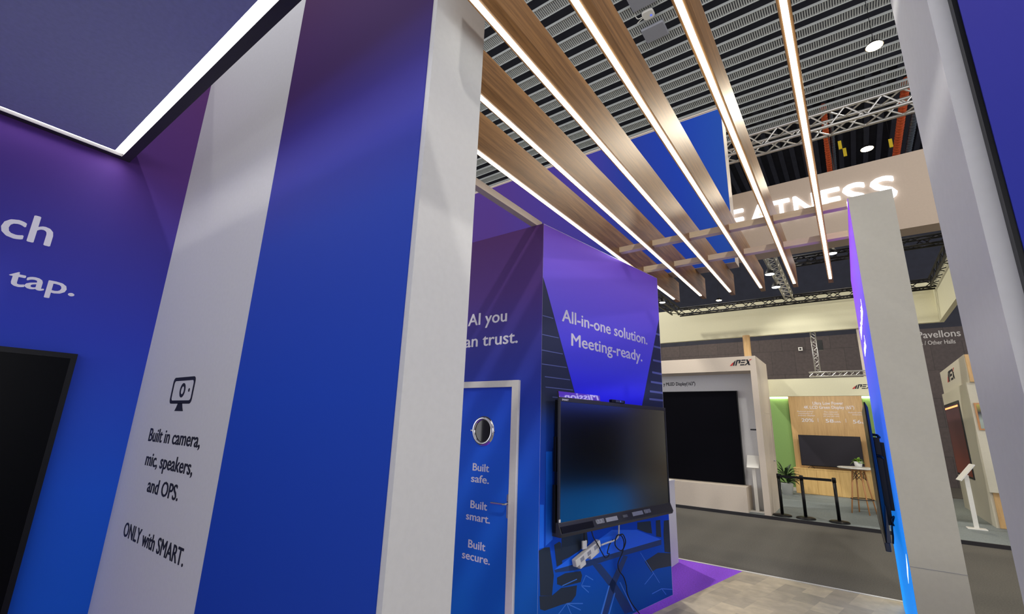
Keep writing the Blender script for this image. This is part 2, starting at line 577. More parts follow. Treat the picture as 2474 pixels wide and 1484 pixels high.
t = thing('graphic_panel', 'blue fabric graphic panel with a black edge at the far right of the view', 'panel', (1.8, 1.08, 0.05))
MB().box(0.256, 3.4, 1.078, 1.0998, 0.05, 4.6).build('edge_frame', M['black'], t)
MB().box(0.2635, 3.4, 1.0745, 1.079, 0.055, 4.59).build('print', M['grad_right'], t)

# door wall
wb = struct(MB().box(-4.22, -2.089, 3.258, 3.35, 0.05, 3.504).build('wall_back', M['grad_door']))
lettering([('AI you', (-2.945, 3.258, 2.625), 0.115, 0.475), ('can trust.', (-3.055, 3.258, 2.414), 0.115, 0.715)],
          M['txt_white'], wb, (1, 0, 0), (0, 0, 1), (0, -1, 0), bold=0.015)
d1 = thing('door_1', '', 'door', (-2.8, 3.258, 0.05))
del d1['label'], d1['category']
d1['kind'] = 'structure'
mb = MB()
mb.box(-2.367, -2.297, 3.225, 3.2579, 0.05, 2.08)
mb.box(-3.25, -3.18, 3.225, 3.2579, 0.05, 2.08)
mb.box(-3.18, -2.367, 3.225, 3.2579, 2.022, 2.08)
mb.build('door_frame', M['white'], d1, bevel=0.003)
dl = MB().box(-3.18, -2.367, 3.248, 3.2578, 0.05, 2.022).build('door_leaf', M['grad_leaf'], d1)
lettering([('Built', (-2.783, 3.248, 1.303), 0.062, 0.186), ('safe.', (-2.795, 3.248, 1.208), 0.062, 0.202),
           ('Built', (-2.787, 3.248, 0.996), 0.062, 0.186), ('smart.', (-2.830, 3.248, 0.899), 0.062, 0.265),
           ('Built', (-2.790, 3.248, 0.684), 0.062, 0.188), ('secure.', (-2.852, 3.248, 0.591), 0.062, 0.304)],
          M['txt_white'], d1, (1, 0, 0), (0, 0, 1), (0, -1, 0), bold=0.015)
ph = thing('porthole', '', '', (-2.684, 3.248, 1.643))
del ph['label'], ph['category']
ph.parent = d1
ph.location = (-2.684 + 2.8, 3.248 - 3.258, 1.643 - 0.05)
mb = MB()
prof = [(0.094, 0.0), (0.096, 0.012), (0.108, 0.017), (0.122, 0.012), (0.131, 0.0)]
seg = 48
for r, d in prof:
    for j in range(seg):
        q = 2 * math.pi * j / seg
        mb.v.append((-2.684 + r * math.cos(q) * 0.96, 3.248 - d, 1.643 + r * math.sin(q)))
for i in range(len(prof) - 1):
    for j in range(seg):
        kk = (j + 1) % seg
        mb.f.append((i * seg + j, i * seg + kk, (i + 1) * seg + kk, (i + 1) * seg + j))
for sx in (-0.128, 0.128):
    mb.ring((-2.684 + sx, 3.234, 1.643), (1, 0, 0), (0, 0, 1), (0, 1, 0), 0.0005, 0.008, 0.013, seg=12)
mb.build('ring', M['chrome'], ph, smooth=True)
MB().ring((-2.684, 3.246, 1.643), (1, 0, 0), (0, 0, 1), (0, 1, 0), 0.0005, 0.095, 0.0015, sx=0.96).build('glass', M['porthole'], ph)
mb = MB()
mb.prism([(x, 3.239, z) for x, z in rrect(-2.392, -2.369, 0.965, 1.15, 0.011)], (0, 0.009, 0))
mb.tube([(-2.381, 3.24, 1.076), (-2.381, 3.195, 1.076), (-2.395, 3.188, 1.076), (-2.515, 3.186, 1.074)], 0.0085, 10)
mb.build('door_handle', M['chrome'], d1, smooth=False)

# header beam over the door wall
tag(MB().box(-2.223, -2.161, 1.425, 3.345, 3.505, 3.568).build('header_beam', M['cream']),
    'slim white timber beam running from the entrance wall onto the door wall top', 'beam')

# ---- angled wall with the television
c0 = Vector((-2.089, 3.258, 0))
c1 = Vector((-1.747, 5.322, 0))
TU = (c1 - c0).normalized()
TN = Vector((TU.y, -TU.x, 0))
TZ = Vector((0, 0, 1))


def T(u, z, off=0.0):
    return c0 + TU * u + TZ * z + TN * off


tw = thing('display_wall', 'angled purple and blue printed wall carrying the large television', 'wall', (c0 + c1) / 2 + Vector((0, 0, 0.05)))
MB().obox(c0, TU, TN, TZ, 0, 2.092, -0.10, -0.0005, 0.05, 3.504).build('wall_core', M['white'], tw)
MB().obox(c0, TU, TN, TZ, 0.004, 2.088, -0.0004, 0.0, 0.052, 3.50).build('printed_backdrop', M['slat_bg'], tw)


def poly(mb, pts, off=0.0006):
    mb.prism([T(u, z, 0.0) for u, z in pts], TN * off)


mb = MB()
poly(mb, [(0.004, 3.50), (0.004, 2.99), (0.058, 2.883), (0.463, 1.99), (0.5, 1.90), (1.6, 1.90), (1.629, 1.972), (2.045, 2.9), (2.088, 2.99), (2.088, 3.50)], 0.0008)
mb.build('printed_panel', M['grad_tv'], tw)
mb = MB()


def strip(mb, a, b, w, off):
    a, b = Vector(a), Vector(b)
    d = (b - a).normalized()
    p = Vector((-d.y, d.x)) * w / 2
    poly(mb, [tuple(a + p), tuple(b + p), tuple(b - p), tuple(a - p)], off)


for a, b in (((.009, 2.635), (.150, 2.636)), ((.008, 2.467), (.226, 2.470)), ((.006, 2.331), (.286, 2.333)), ((.008, 2.212), (.342, 2.218)),
             ((.048, 2.109), (.388, 2.112)), ((.06, 2.022), (.430, 2.024)), ((.15, 1.945), (.44, 1.945))):
    strip(mb, a, b, 0.007, 0.0005)
for a, b in (((1.99, 2.795), (2.087, 2.795)), ((1.935, 2.636), (2.087, 2.638)), ((1.90, 2.472), (2.087, 2.474)), ((1.87, 2.331), (2.087, 2.331)),
             ((1.83, 2.22), (2.087, 2.222)), ((1.80, 2.113), (2.087, 2.115)), ((1.78, 2.028), (2.087, 2.03))):
    strip(mb, a, b, 0.022, 0.0005)
mb.build('printed_slats', M['slat_line'], tw)
mb = MB()
poly(mb, [(.19, .608), (.462, .685), (.743, .734), (1.0, .80), (1.427, .749), (1.902, .601), (1.097, .602), (.93, .603)], 0.0009)
poly(mb, [(.01, 1.102), (.057, 1.096), (.064, .786), (.01, .785)], 0.0005)
poly(mb, [(.076, 1.5), (.154, 1.5), (.169, .83), (.085, .794)], 0.0005)
mb.build('printed_table', M['pr_table'], tw)
mb = MB()
poly(mb, [(.19, .608), (.93, .603), (1.097, .602), (1.902, .601), (1.897, .55), (1.034, .56), (.664, .558), (.442, .562), (.208, .586)], 0.0007)
poly(mb, [(.686, .571), (.816, .55), (1.038, .365), (1.329, .073), (1.18, .08), (.944, .347)], 0.0006)
poly(mb, [(1.181, .559), (1.256, .541), (1.049, .345), (.859, .07), (.74, .07), (.945, .364)], 0.0006)
mb.build('printed_table_legs', M['pr_side'], tw)
mb = MB()
for p in ([(.006, .773), (.073, .785), (.134, .779), (.186, .569), (.166, .432), (.029, .46)],
          [(.021, .459), (.166, .432), (.277, .464), (.48, .444), (.465, .374), (.403, .34), (.273, .346), (.082, .348), (.032, .369)],
          [(.187, .788), (.251, .803), (.274, .789), (.289, .636), (.221, .626)],
          [(.226, .547), (.327, .56), (.53, .541), (.55, .505), (.53, .459), (.309, .469), (.227, .5)],
          [(.279, .843), (.482, .86), (.616, .85), (.636, .74), (.492, .692), (.365, .667), (.28, .659)],
          [(1.805, .792), (1.897, .789), (1.904, .622), (1.799, .642)],
          [(1.975, .773), (2.086, .768), (2.085, .449), (1.959, .475), (1.953, .644)],
          [(1.445, .814), (1.701, .799), (1.72, .68), (1.619, .699), (1.441, .754)],
          [(1.557, .449), (1.822, .488), (2.086, .444), (2.084, .322), (1.778, .347), (1.675, .335)]):
    poly(mb, p, 0.0010)
mb.build('printed_chairs', M['pr_chair'], tw)
mb = MB()
poly(mb, [(.933, .358), (.95, .352), (.81, .13), (.783, .13)], 0.0011)
poly(mb, [(1.103, .353), (1.121, .349), (1.342, .07), (1.316, .076)], 0.0011)
poly(mb, [(1.023, .285), (1.034, .277), (.914, .10), (.897, .10)], 0.0011)
for a, b in (((.247, .289), (.347, .341)), ((.347, .341), (.528, .255)), ((.347, .341), (.403, .254)), ((.347, .341), (.558, .296)),
             ((.539, .43), (.64, .361)), ((.539, .43), (.662, .401)), ((.539, .43), (.601, .496)), ((1.717, .317), (1.541, .252)),
             ((1.717, .317), (1.825, .212)), ((1.864, .151), (1.672, .144)), ((1.864, .151), (1.948, .082)), ((1.864, .151), (2.084, .102)),
             ((1.717, .317), (1.481, .539)), ((.601, .496), (.704, .443)), ((.291, .477), (.48, .49))):
    strip(mb, a, b, 0.007, 0.0011)
mb.build('printed_highlights', M['pr_line'], tw)
lettering([('All-in-one solution.', T(.27, 2.635, .0009), 0.115, 1.515), ('Meeting-ready.', T(.405, 2.428, .0009), 0.115, 1.255)],
          M['txt_white'], tw, TU, TZ, TN, bold=0.015)

# television on the angled wall
tv = thing('television', 'large black interactive television hanging on the blue angled wall', 'television', T(1.0, .88, .06))
MB().obox(c0, TU, TN, TZ, .12, 1.885, .055, .105, .945, 1.92).build('housing', M['black'], tv)
mb = MB()
mb.obox(c0, TU, TN, TZ, .100, 1.903, .10, .12, 1.905, 1.938)
mb.obox(c0, TU, TN, TZ, .100, .118, .10, .12, .93, 1.905)
mb.obox(c0, TU, TN, TZ, 1.885, 1.903, .10, .12, .93, 1.905)
mb.build('bezel', M['dark'], tv, bevel=0.002)
MB().obox(c0, TU, TN, TZ, .117, 1.886, .10, .115, .975, 1.906).build('screen', M['screen'], tv)
mb = MB()
mb.prism([T(.095, .975, .055), T(.095, .975, .118), T(.095, .90, .150), T(.095, .872, .140), T(.095, .872, .055)], TU * 1.812)
cb = mb.build('control_bar', M['dark'], tv, bevel=0.004)
bn = (T(0, .90, .150) - T(0, .975, .118)).normalized()
bo = TU.cross(bn).normalized()
if bo.dot(TN) < 0:
    bo = -bo


def onbar(u0, u1, v0, v1, name, m):
    o = T(0, .975, .118)
    MB().obox(o, TU, bn, bo, u0, u1, v0, v1, -0.001, 0.005).build(name, m, cb)


onbar(.71, .885, .028, .062, 'pen_tray', M['box_grey'])
onbar(1.14, 1.32, .024, .058, 'pen_tray', M['box_grey'])
onbar(.975, 1.05, .032, .054, 'button', mat('grey_button', (92, 94, 100), 0.5))
onbar(.565, .68, .026, .062, 'label_plate', mat('pale_plate', (128, 130, 136), 0.4, grain=.5, gscale=50))
onbar(1.35, 1.465, .022, .056, 'label_plate', mat('pale_plate_right', (128, 130, 136), 0.4, grain=.5, gscale=50))
onbar(.105, .52, .03, .078, 'speaker_grille', M['black'])
lettering([('SMART', T(.133, 1.914, .12), .014, .085)], M['txt_white'], tv, TU, TZ, TN, name='logo', bold=.015, depth=.0006)
MB().obox(c0, TU, TN, TZ, .55, 1.45, 0.0012, .056, 1.1, 1.7).build('wall_mount', M['black'], tv)
mb = MB()
mb.obox(c0, TU, TN, TZ, .098, .121, .06, .09, 1.35, 1.62)
mb.obox(c0, TU, TN, TZ, .09, .121, .06, .09, .90, 1.25)
mb.build('port_panel', M['black'], tv)
MB().obox(c0, TU, TN, TZ, .1, .121, .119, .1205, .978, 1.0).build('sticker', M['white'], tv)
# webcam
wc = thing('webcam', 'small black camera bar sitting on the top edge of the television', 'webcam', T(.98, 1.938, .11))
MB().obox(c0, TU, TN, TZ, .87, 1.09, .085, .125, 1.9385, 1.967).build('body', M['black'], wc, bevel=.006)
MB().obox(c0, TU, TN, TZ, .925, 1.06, .125, .1265, 1.944, 1.963).build('faceplate', mat('glossy_black', (60, 60, 66), .1), wc)
MB().ring(T(1.0, 1.954, .1265), TU, TZ, TN, .0005, .009, .004, seg=16).build('lens', M['chrome'], wc)
# mirror plate leaning on top of the television
th = math.radians(9.8)
pu, pw = TU, (TZ * math.cos(th) - TN * math.sin(th))
pn = (TN * math.cos(th) + TZ * math.sin(th))
po = T(.088, 1.9385, .115)
t = thing('glass_plate', 'slim reflective purple-grey plate propped on the top left of the television', 'plate', po)
MB().obox(po, pu, pw, pn, 0, .60, 0, .05, -.006, 0).build('back', M['black'], t)
MB().obox(po, pu, pw, pn, .012, .60, .002, .05, 0, .0012).build('mirror', M['mirror_glass'], t)
# power strip and cables
t = thing('power_strip', 'white multi-socket power strip dangling aslant below the television', 'power strip', T(.57, .66, .04))
a = T(.40, .605, .04)
b = T(.745, .715, .04)
su = (b - a).normalized()
sw = TN.cross(su).normalized()
if sw.z < 0:
    sw = -sw
MB().obox(a, su, sw, TN, 0, .36, -.005, .052, -.022, .022).build('case', M['white'], t, bevel=.006)
MB().obox(a, su, sw, TN, .05, .13, -.045, -.004, -.02, .016).build('plug', M['white'], t, bevel=.006)
MB().obox(a, su, sw, TN, .20, .33, -.042, -.004, -.02, .018).build('plug', M['white'], t, bevel=.006)
for i in range(3):
    MB().obox(a, su, sw, TN, .06 + i * .1, .11 + i * .1, .008, .04, .022, .0228).build('socket', M['box_grey'], t)


def spline(pts, n=8):
    """Catmull-Rom through pts"""
    P = [Vector(p) for p in pts]
    out = []
    for i in range(len(P) - 1):
        p0, p1, p2, p3 = P[max(i - 1, 0)], P[i], P[i + 1], P[min(i + 2, len(P) - 1)]
        for j in range(n):
            s = j / n
            out.append(0.5 * ((2 * p1) + (p2 - p0) * s + (2 * p0 - 5 * p1 + 4 * p2 - p3) * s * s + (3 * p1 - p0 - 3 * p2 + p3) * s ** 3))
    out.append(P[-1])
    return out


tag(MB().tube(spline([T(1.045, .871, .05), T(1.043, .841, .05), T(1.034, .765, .05), T(1.0, .735, .05), T(.942, .725, .05), T(.85, .722, .05), T(.775, .712, .04)]), .0075, 8).build('power_cable', M['cable_white'], smooth=True),
    'white power cable hanging from the television down to the power strip', 'cable')
tag(MB().tube(spline([T(1.03, .76, .06), T(1.09, .76, .06), T(1.13, .69, .06), T(1.06, .63, .06), T(.96, .69, .06), T(.99, .76, .06), T(1.06, .755, .06), T(1.105, .69, .06), T(1.09, .61, .05), T(1.03, .526, .04), T(1.06, .46, .03), T(1.13, .395, .03), T(1.17, .32, .03), T(1.184, .25, .03), T(1.25, .16, .03), T(1.345, .06, .05)]), .005, 8).build('data_cable', M['cable_black'], smooth=True),
    'thin black cable looped under the television and trailing down to the floor', 'cable')
tag(MB().tube(spline([T(.60, .871, .06), T(.63, .80, .06), T(.673, .744, .07), T(.72, .68, .075), T(.80, .615, .06), T(.86, .61, .05), T(.879, .63, .05), T(.85, .64, .05), T(.885, .70, .05), T(.94, .735, .05)]), .0045, 8).build('data_cable', M['cable_black'], smooth=True),
    'short thin black cable draped over the white power strip', 'cable')
t = thing('cable_adapter', 'small white cable tag hanging on a black lead left of the power strip', 'adapter', T(.53, .75, .04))
MB().obox(c0, TU, TN, TZ, .505, .562, .03, .045, .715, .78).build('tag_body', M['white'], t, bevel=.003)
MB().tube([T(.53, .871, .04), T(.532, .84, .04), T(.535, .775, .038)], .006).build('lead', M['cable_black'], t, smooth=True)

# white counter beyond the angled wall
t = thing('counter', 'low white counter standing behind the angled display wall at the stand edge', 'counter', (-2.4, 6.2, .05))
MB().box(-2.85, -2.07, 5.75, 6.60, .05, 1.035).build('body', M['white'], t)
MB().box(-2.86, -2.066, 5.74, 6.61, 1.035, 1.06).build('worktop', M['white'], t)

# ---- right free-standing light box wall
rw = thing('light_box_wall', 'narrow white wall with a glowing purple to blue backlit side face', 'wall', (.3, 5.4, .05))
MB().box(.1705, .442, 4.185, 6.60, .05, 3.53).build('wall_core', mat('grey_white_wall', (198, 196, 186), .5, grain=.02), rw)
MB().box(.167, .1704, 4.19, 6.60, .055, 3.525).build('backlit_print', M['grad_light'], rw)
MB().box(.171, .4425, 4.183, 4.1852, .896, .899).build('seam', M['box_grey'], rw)
lettering([('Mission-critical', (.167, 6.16, 2.72), .115, 1.42), ('control.', (.167, 5.93, 2.50), .115, .72)],
          mat('backlit_white', (235, 240, 255), .5, emit=.9, grain=0), rw, (0, -1, 0), (0, 0, 1), (-1, 0, 0), bold=.015)
MB().prism([(.1665, 4.30, .95), (.1665, 4.34, .86), (.1665, 4.62, .70), (.1665, 4.60, .76)], (-.001, 0, 0)).build('white_mark', mat('glowing_mark', (240, 245, 255), .5, emit=.8, grain=0), rw)  # small glowing white sliver low on the light box face
t2 = thing('television', 'black interactive television seen edge-on, mounted on the glowing light box wall', 'television', (.09, 5.5, .88))
MB().box(.0735, .081, 4.66, 6.46, .945, 1.97).build('screen', mat('side_screen', (5, 5, 7), .3, spec=.12), t2)
MB().prism([(.0815, 4.66, .945), (.0815, 4.66, 1.97), (.097, 4.70, 1.93), (.103, 4.70, 1.20), (.108, 4.70, 1.19), (.108, 4.66, .945)], (0, 1.78, 0)).build('housing', mat('dark_blue_housing', (24, 32, 46), .35), t2)
MB().box(.066, .10, 4.655, 6.47, .883, .945).build('control_bar', M['dark'], t2, bevel=.006)
mb = MB()
mb.box(.125, .1665, 4.86, 6.2, 1.15, 1.66)
mb.box(.105, .14, 4.80, 4.86, 1.05, 1.70)
mb.box(.105, .14, 6.1, 6.16, 1.05, 1.70)
mb.build('wall_mount', M['black'], t2)
for z in (1.72, 1.56):
    MB().tube([(.100, 4.76, z), (.128, 4.78, z - .004), (.142, 4.82, z - .02)], .010, 8).build('mount_arm', M['black'], t2, smooth=True)
mb = MB()
mb.tube(spline([(.13, 4.80, 1.08), (.14, 4.74, 1.06), (.13, 4.72, 1.10), (.15, 4.76, 1.12), (.13, 4.78, 1.05), (.125, 4.75, .98), (.118, 4.74, .93)]), .006, 8)
mb.build('cable', M['cable_black'], t2, smooth=True)

# ================================================================== LIGHT BEAMS
ZB = 3.52
xs = [-1.875, -1.509, -1.134, -.768, -.398, -.028]
ordn = ['leftmost wooden slat beam with a glowing LED underside, directly above the television wall',
        'second wooden LED slat beam from the left, next to the one above the television',
        'third wooden LED slat beam from the left in the slatted canopy',
        'fourth wooden LED slat beam from the left in the slatted canopy',
        'fifth wooden LED slat beam, second from the right in the slatted canopy',
        'rightmost wooden LED slat beam, closest to the white light box wall']
for i, x in enumerate(xs):
    y0 = 1.432 if i < 2 else 1.13
    t = thing('slat_beam', ordn[i], 'beam', (x, 4.0, ZB), 'wooden slat beams with LED strips')
    MB().box(x - .026, x + .026, y0, 6.60, ZB, ZB + .295).build('plank', M['plank'], t)
    MB().box(x - .0135, x + .0135, y0 + .02, 6.40, ZB - .007, ZB - .0002).build('led_strip', M['led'], t)
for lab, ya in (('nearer thin wooden batten crossing all the LED slat beams', 4.42), ('farther thin wooden batten crossing the LED slat beams near their ends', 5.15)):
    t = thing('cross_batten', lab, 'batten', (-.8, ya, 3.56), 'battens tying the slat beams')
    edges = [-1.95] + [v for x in xs for v in (x - .0262, x + .0262)] + [.168]
    for q in range(0, len(edges), 2):
        MB().box(edges[q], edges[q + 1], ya, ya + .07, 3.56, 3.62).build('segment', M['oak_x'], t)

# canopy over the camera side
cn = thing('canopy', 'dark framed hanging ceiling panel edged with a bright LED strip, at upper left', 'canopy', (-1.6, -.6, 3.5))
MB().box(-4.012, 1.5, -2.6, .612, 3.5, 3.60).build('soffit', M['canopy_fabric'], cn)
mb = MB()
mb.box(-4.10, 1.5, .662, .72, 3.49, 3.62)
mb.box(-4.10, -4.046, -2.6, .662, 3.49, 3.62)
mb.box(-4.046, 1.5, .612, .662, 3.53, 3.62)
mb.box(-4.046, -4.012, -2.6, .612, 3.53, 3.62)
mb.build('frame', M['canopy_frame'], cn)
MB().box(-4.012, 1.5, .613, .660, 3.512, 3.529).build('led_strip', M['led_canopy'], cn)
MB().box(-4.044, -4.013, -2.6, .660, 3.512, 3.529).build('led_strip', M['led_canopy'], cn)

# display on the left wall
t = thing('display', 'black wall display at the left edge, below the white lettering', 'display', (-4.07, -.8, .4))
MB().box(-4.1025, -4.05, -2.2, .712, .38, 2.055).build('housing', M['black'], t)
mb = MB()
mb.box(-4.05, -4.04, -2.2, .714, 2.025, 2.058)
mb.box(-4.05, -4.04, .684, .714, .38, 2.025)
mb.box(-4.05, -4.04, -2.2, .684, .38, .41)
mb.build('bezel', M['black'], t)
MB().box(-4.05, -4.045, -2.2, .684, .41, 2.025).build('screen', mat('black_screen', (4, 5, 6), .3, spec=0.1), t)

# ================================================================== TOWER, SIGN, TRUSSES
t = thing('sign_tower', 'tall purple to blue sign box rising behind the slat beams', 'sign', (-3.6, 6.22, 3.816))
MB().box(-6.2, -.987, 6.1005, 6.34, 3.816, 6.125).build('box_body', M['cream'], t)
MB().box(-6.2, -.990, 6.097, 6.1004, 3.82, 6.112).build('print', M['grad_tower'], t)
mb = MB()
mb.box(-6.2, -.985, 6.09, 6.36, 6.125, 6.15)
mb.build('top_ledge', M['cream'], t)

YN = 7.4
sg = thing('hanging_sign', 'beige hanging header with illuminated white capital letters', 'sign', (0, YN, 4.3))
MB().box(-3.4, 2.2, YN, YN + .30, 1.7 + .357 * YN, 1.7 + .5 * YN).build('header_box', M['sign_beige'], sg)
cells = [('G', -.252, -.212), ('R', -.2085, -.172), ('E', -.1665, -.136), ('A', -.1295, -.0825), ('T', -.0835, -.052), ('N', -.0465, -.0085),
         ('E', .0003, .0312), ('S', .034, .0705), ('S', .0755, .1125)]
for ch, a, b in cells:
    lettering([(ch, (a * YN, YN, 1.7 + .4168 * YN), .0462 * YN, (b - a) * YN)], M['led_soft'], sg, (1, 0, 0), (0, 0, 1), (0, -1, 0), name='letter', bold=.02, depth=.03)
mb = MB()
for x in (-3.0, -1.4, .2, 1.8):
    MB().tube([(x, YN + .15, 1.7 + .5 * YN), (x, YN + .15, 6.06)], .006, 6).build('hanger_wire', M['truss_dark'], sg)


def truss(a, b, w, h, m, label, name='truss', r=.024, bay=None, group=None):
    """box lattice truss from a to b (horizontal or vertical); section w x h"""
    a, b = Vector(a), Vector(b)
    d = (b - a).normalized()
    up = Vector((0, 0, 1)) if abs(d.z) < .9 else Vector((0, 1, 0))
    sd = d.cross(up).normalized()
    L = (b - a).length
    t = thing(name, label, 'truss', tuple((a + b) / 2), group)
    cs = [sd * (sx * w / 2) + up * (sz * h / 2) for sx, sz in ((-1, -1), (1, -1), (1, 1), (-1, 1))]
    for c in cs:
        MB().tube([a + c, b + c], r, 8).build('chord', m, t, smooth=True)
    n = max(2, round(L / (bay or (w * 1.5))))
    mb = MB()
    for i in range(n):
        p, q = a + d * (L * i / n), a + d * (L * (i + 1) / n)
        for k in range(4):
            c, e = cs[k], cs[(k + 1) % 4]
            mid = (p + q) / 2
            mb.tube([p + c, mid + e], r * .5, 5, False)
            mb.tube([mid + e, q + c], r * .5, 5, False)
    mb.build('lattice', m, t)
    return t


truss((-3.6, 7.45, 6.2), (3.2, 7.45, 6.2), .26, .24, M['alu'], 'silver box truss crossing below the slatted ceiling above the letter sign', bay=.42)
# dark rig beyond
truss((-3.58, 12.6, 4.88), (1.72, 12.6, 4.88), .2, .17, M['truss_dark'], 'dark box truss along the top of the cream hanging fascia', r=.02, bay=.45)
truss((-3.62, 12.45, 4.88), (-3.62, 7.75, 4.88), .2, .17, M['truss_dark'], 'dark truss running towards the stand above the television wall', r=.02, bay=.45)
truss((1.72, 12.45, 4.88), (1.72, 7.75, 4.88), .2, .17, M['truss_dark'], 'dark truss running towards the camera on the right, behind the white jamb', r=.02, bay=.45)
truss((-.92, 12.45, 4.92), (-.92, 8.6, 4.92), .16, .15, M['alu'], 'grey ladder truss carrying two white floodlights', r=.016, bay=.35)
truss((-.6, 9.7, 4.88), (1.60, 9.7, 4.88), .16, .14, M['truss_dark'], 'dark crossing truss with a bright lamp beside the light box wall', r=.018, bay=.3)
truss((-.75, 13.05, 3.10), (.36, 13.05, 3.10), .12, .10, M['alu'], 'short low truss lying on the roof of the booth with green walls', r=.012, bay=.22)
truss((-.57, 13.1, 3.16), (-.57, 13.1, 4.13), .1, .1, M['alu'], 'slim upright truss between the low booth truss and the cream fascia', r=.010, bay=.2)


# lamps
def flood(loc, label, m, r=.12, group=None, top=None):
    t = thing('flood_lamp', label, 'lamp', loc, group)
    MB().lathe([(.01, .10), (r * .55, .10), (r, .02), (r * 1.06, 0), (r, -.005)], loc, 20).build('shade', M['truss_dark'], t, smooth=True)
    MB().lathe([(.0005, -.002), (r * .92, -.002), (r * .92, .004), (.0005, .004)], loc, 20).build('lens', m, t)
    mb = MB()
    mb.tube([(loc[0], loc[1], loc[2] + .09), (loc[0], loc[1], top or loc[2] + .22)], .007, 6)
    mb.build('bracket', M['truss_dark'], t)
    return t


def at(xz, yz, zr):
    return (xz * zr, yz * zr, 1.7 + zr)


flood(at(.163, 1.348, 8.7), 'large warm high-bay lamp glowing under the slatted ceiling at upper right', M['lamp_warm'], .17, top=11.71)
flood(at(.155, 1.896, 8.6), 'warm high-bay lamp glowing above the letter sign, below the silver truss', M['lamp_warm'], .17, top=12.91)
flood(at(-.746, 3.725, 6.0), 'small amber lamp far away under the dark roof, seen below the beam ends', M['lamp_warm'], .13, top=12.91)
flood(at(-.329, 3.233, 3.02), 'upper white floodlight on the grey ladder truss', M['lamp_cool'], .085, top=4.844)
flood(at(-.333, 3.557, 3.02), 'lower white floodlight on the grey ladder truss', M['lamp_cool'], .085, top=4.844)
flood(at(-1.141, 3.574, 2.95), 'white floodlight on the truss just right of the television wall top', M['lamp_cool'], .07, top=4.794)
flood(at(.012, 3.009, 2.98), 'white lamp on the dark crossing truss beside the light box wall', M['lamp_cool'], .07, top=4.809)

# things on the ceiling
for lab, (xa, xb, ya, yb) in (('upper flat grey junction box on the slatted ceiling, cut by the frame top', (-3.17, -2.57, 8.1, 8.88)),
                              ('lower flat grey junction box hanging on the slatted ceiling', (-3.22, -2.65, 9.50, 9.98))):
    t = thing('junction_box', lab, 'box', ((xa + xb) / 2, (ya + yb) / 2, 11.6), 'grey boxes on the slatted ceiling')
    MB().box(xa, xb, ya, yb, 11.60, 11.675).build('casing', M['box_grey'], t, bevel=.02)
t = thing('access_point', 'rounded white wireless router with cables between the two grey ceiling boxes', 'router', (-2.89, 9.14, 11.6))
MB().prism([(x, y, 11.60) for x, y in rrect(-3.03, -2.75, 9.0, 9.27, .08)], (0, 0, .07)).build('casing', M['white'], t, bevel=.015)
MB().ring((-2.83, 9.17, 11.598), (1, 0, 0), (0, 1, 0), (0, 0, 1), .001, .03, .003, seg=14).build('indicator', mat('blue_dot', (90, 110, 220), .4, emit=.5), t)
mb = MB()
mb.tube(spline([(-3.02, 9.13, 11.63), (-3.13, 9.13, 11.63), (-3.17, 9.08, 11.64), (-3.17, 8.97, 11.66)]), .012, 6)
mb.tube(spline([(-3.02, 9.16, 11.63), (-3.11, 9.19, 11.63), (-3.21, 9.25, 11.64)]), .012, 6)
mb.build('cable', M['white'], t)


def duct(x, y0, y1, z, r, m, label):
    mb = MB()
    pts, rs = [], []
    n = int((y1 - y0) / .09)
    for i in range(n + 1):
        pts.append((x, y0 + (y1 - y0) * i / n, z))
        rs.append(r if i % 2 else r * .78)
    mb.tube(pts, rs, 12)
    tag(mb.build('duct', m), label, 'duct')


duct(.42, 15.9, 21.5, 12.0, .10, M['orange'], 'orange ribbed duct on the dark roof above the letter sign, left one')
duct(.60, 15.9, 20.5, 12.0, .06, M['foil'], 'thin silver flexible duct beside the left orange ribbed duct')
duct(2.48, 15.9, 22.5, 12.0, .12, M['orange'], 'orange ribbed duct on the dark roof next to the white jamb')
duct(2.82, 15.9, 22.5, 12.0, .10, M['foil'], 'silver flexible duct between the right orange duct and the white jamb')
for i, (x, y, lab) in enumerate(((2.2, 18.9, 'yellow tag hanging from the roof right of the lower warm lamp'),
                                 (.77, 18.1, 'upper yellow tag hanging left of the lower warm lamp'), (.9, 18.7, 'lower yellow tag hanging left of the lower warm lamp'))):
    t = thing('hanging_tag', lab, 'tag', (x, y, 11.6), 'yellow tags under the roof')
    MB().box(x - .05, x + .05, y - .02, y + .02, 11.5, 11.82).build('tag_plate', M['yellow'], t)
    MB().tube([(x, y, 11.82), (x, y, 12.9)], .008, 6).build('cord', M['truss_dark'], t)

# ================================================================== NEIGHBOURING STAND
pl = struct(MB().box(-7, 8, 11.40, 19.0, 0.0, .06).build('floor', M['booth_carpet']))
struct(MB().box(-7, 8, 11.36, 11.40, 0.0, .062).build('trim_2', M['black_edge']))


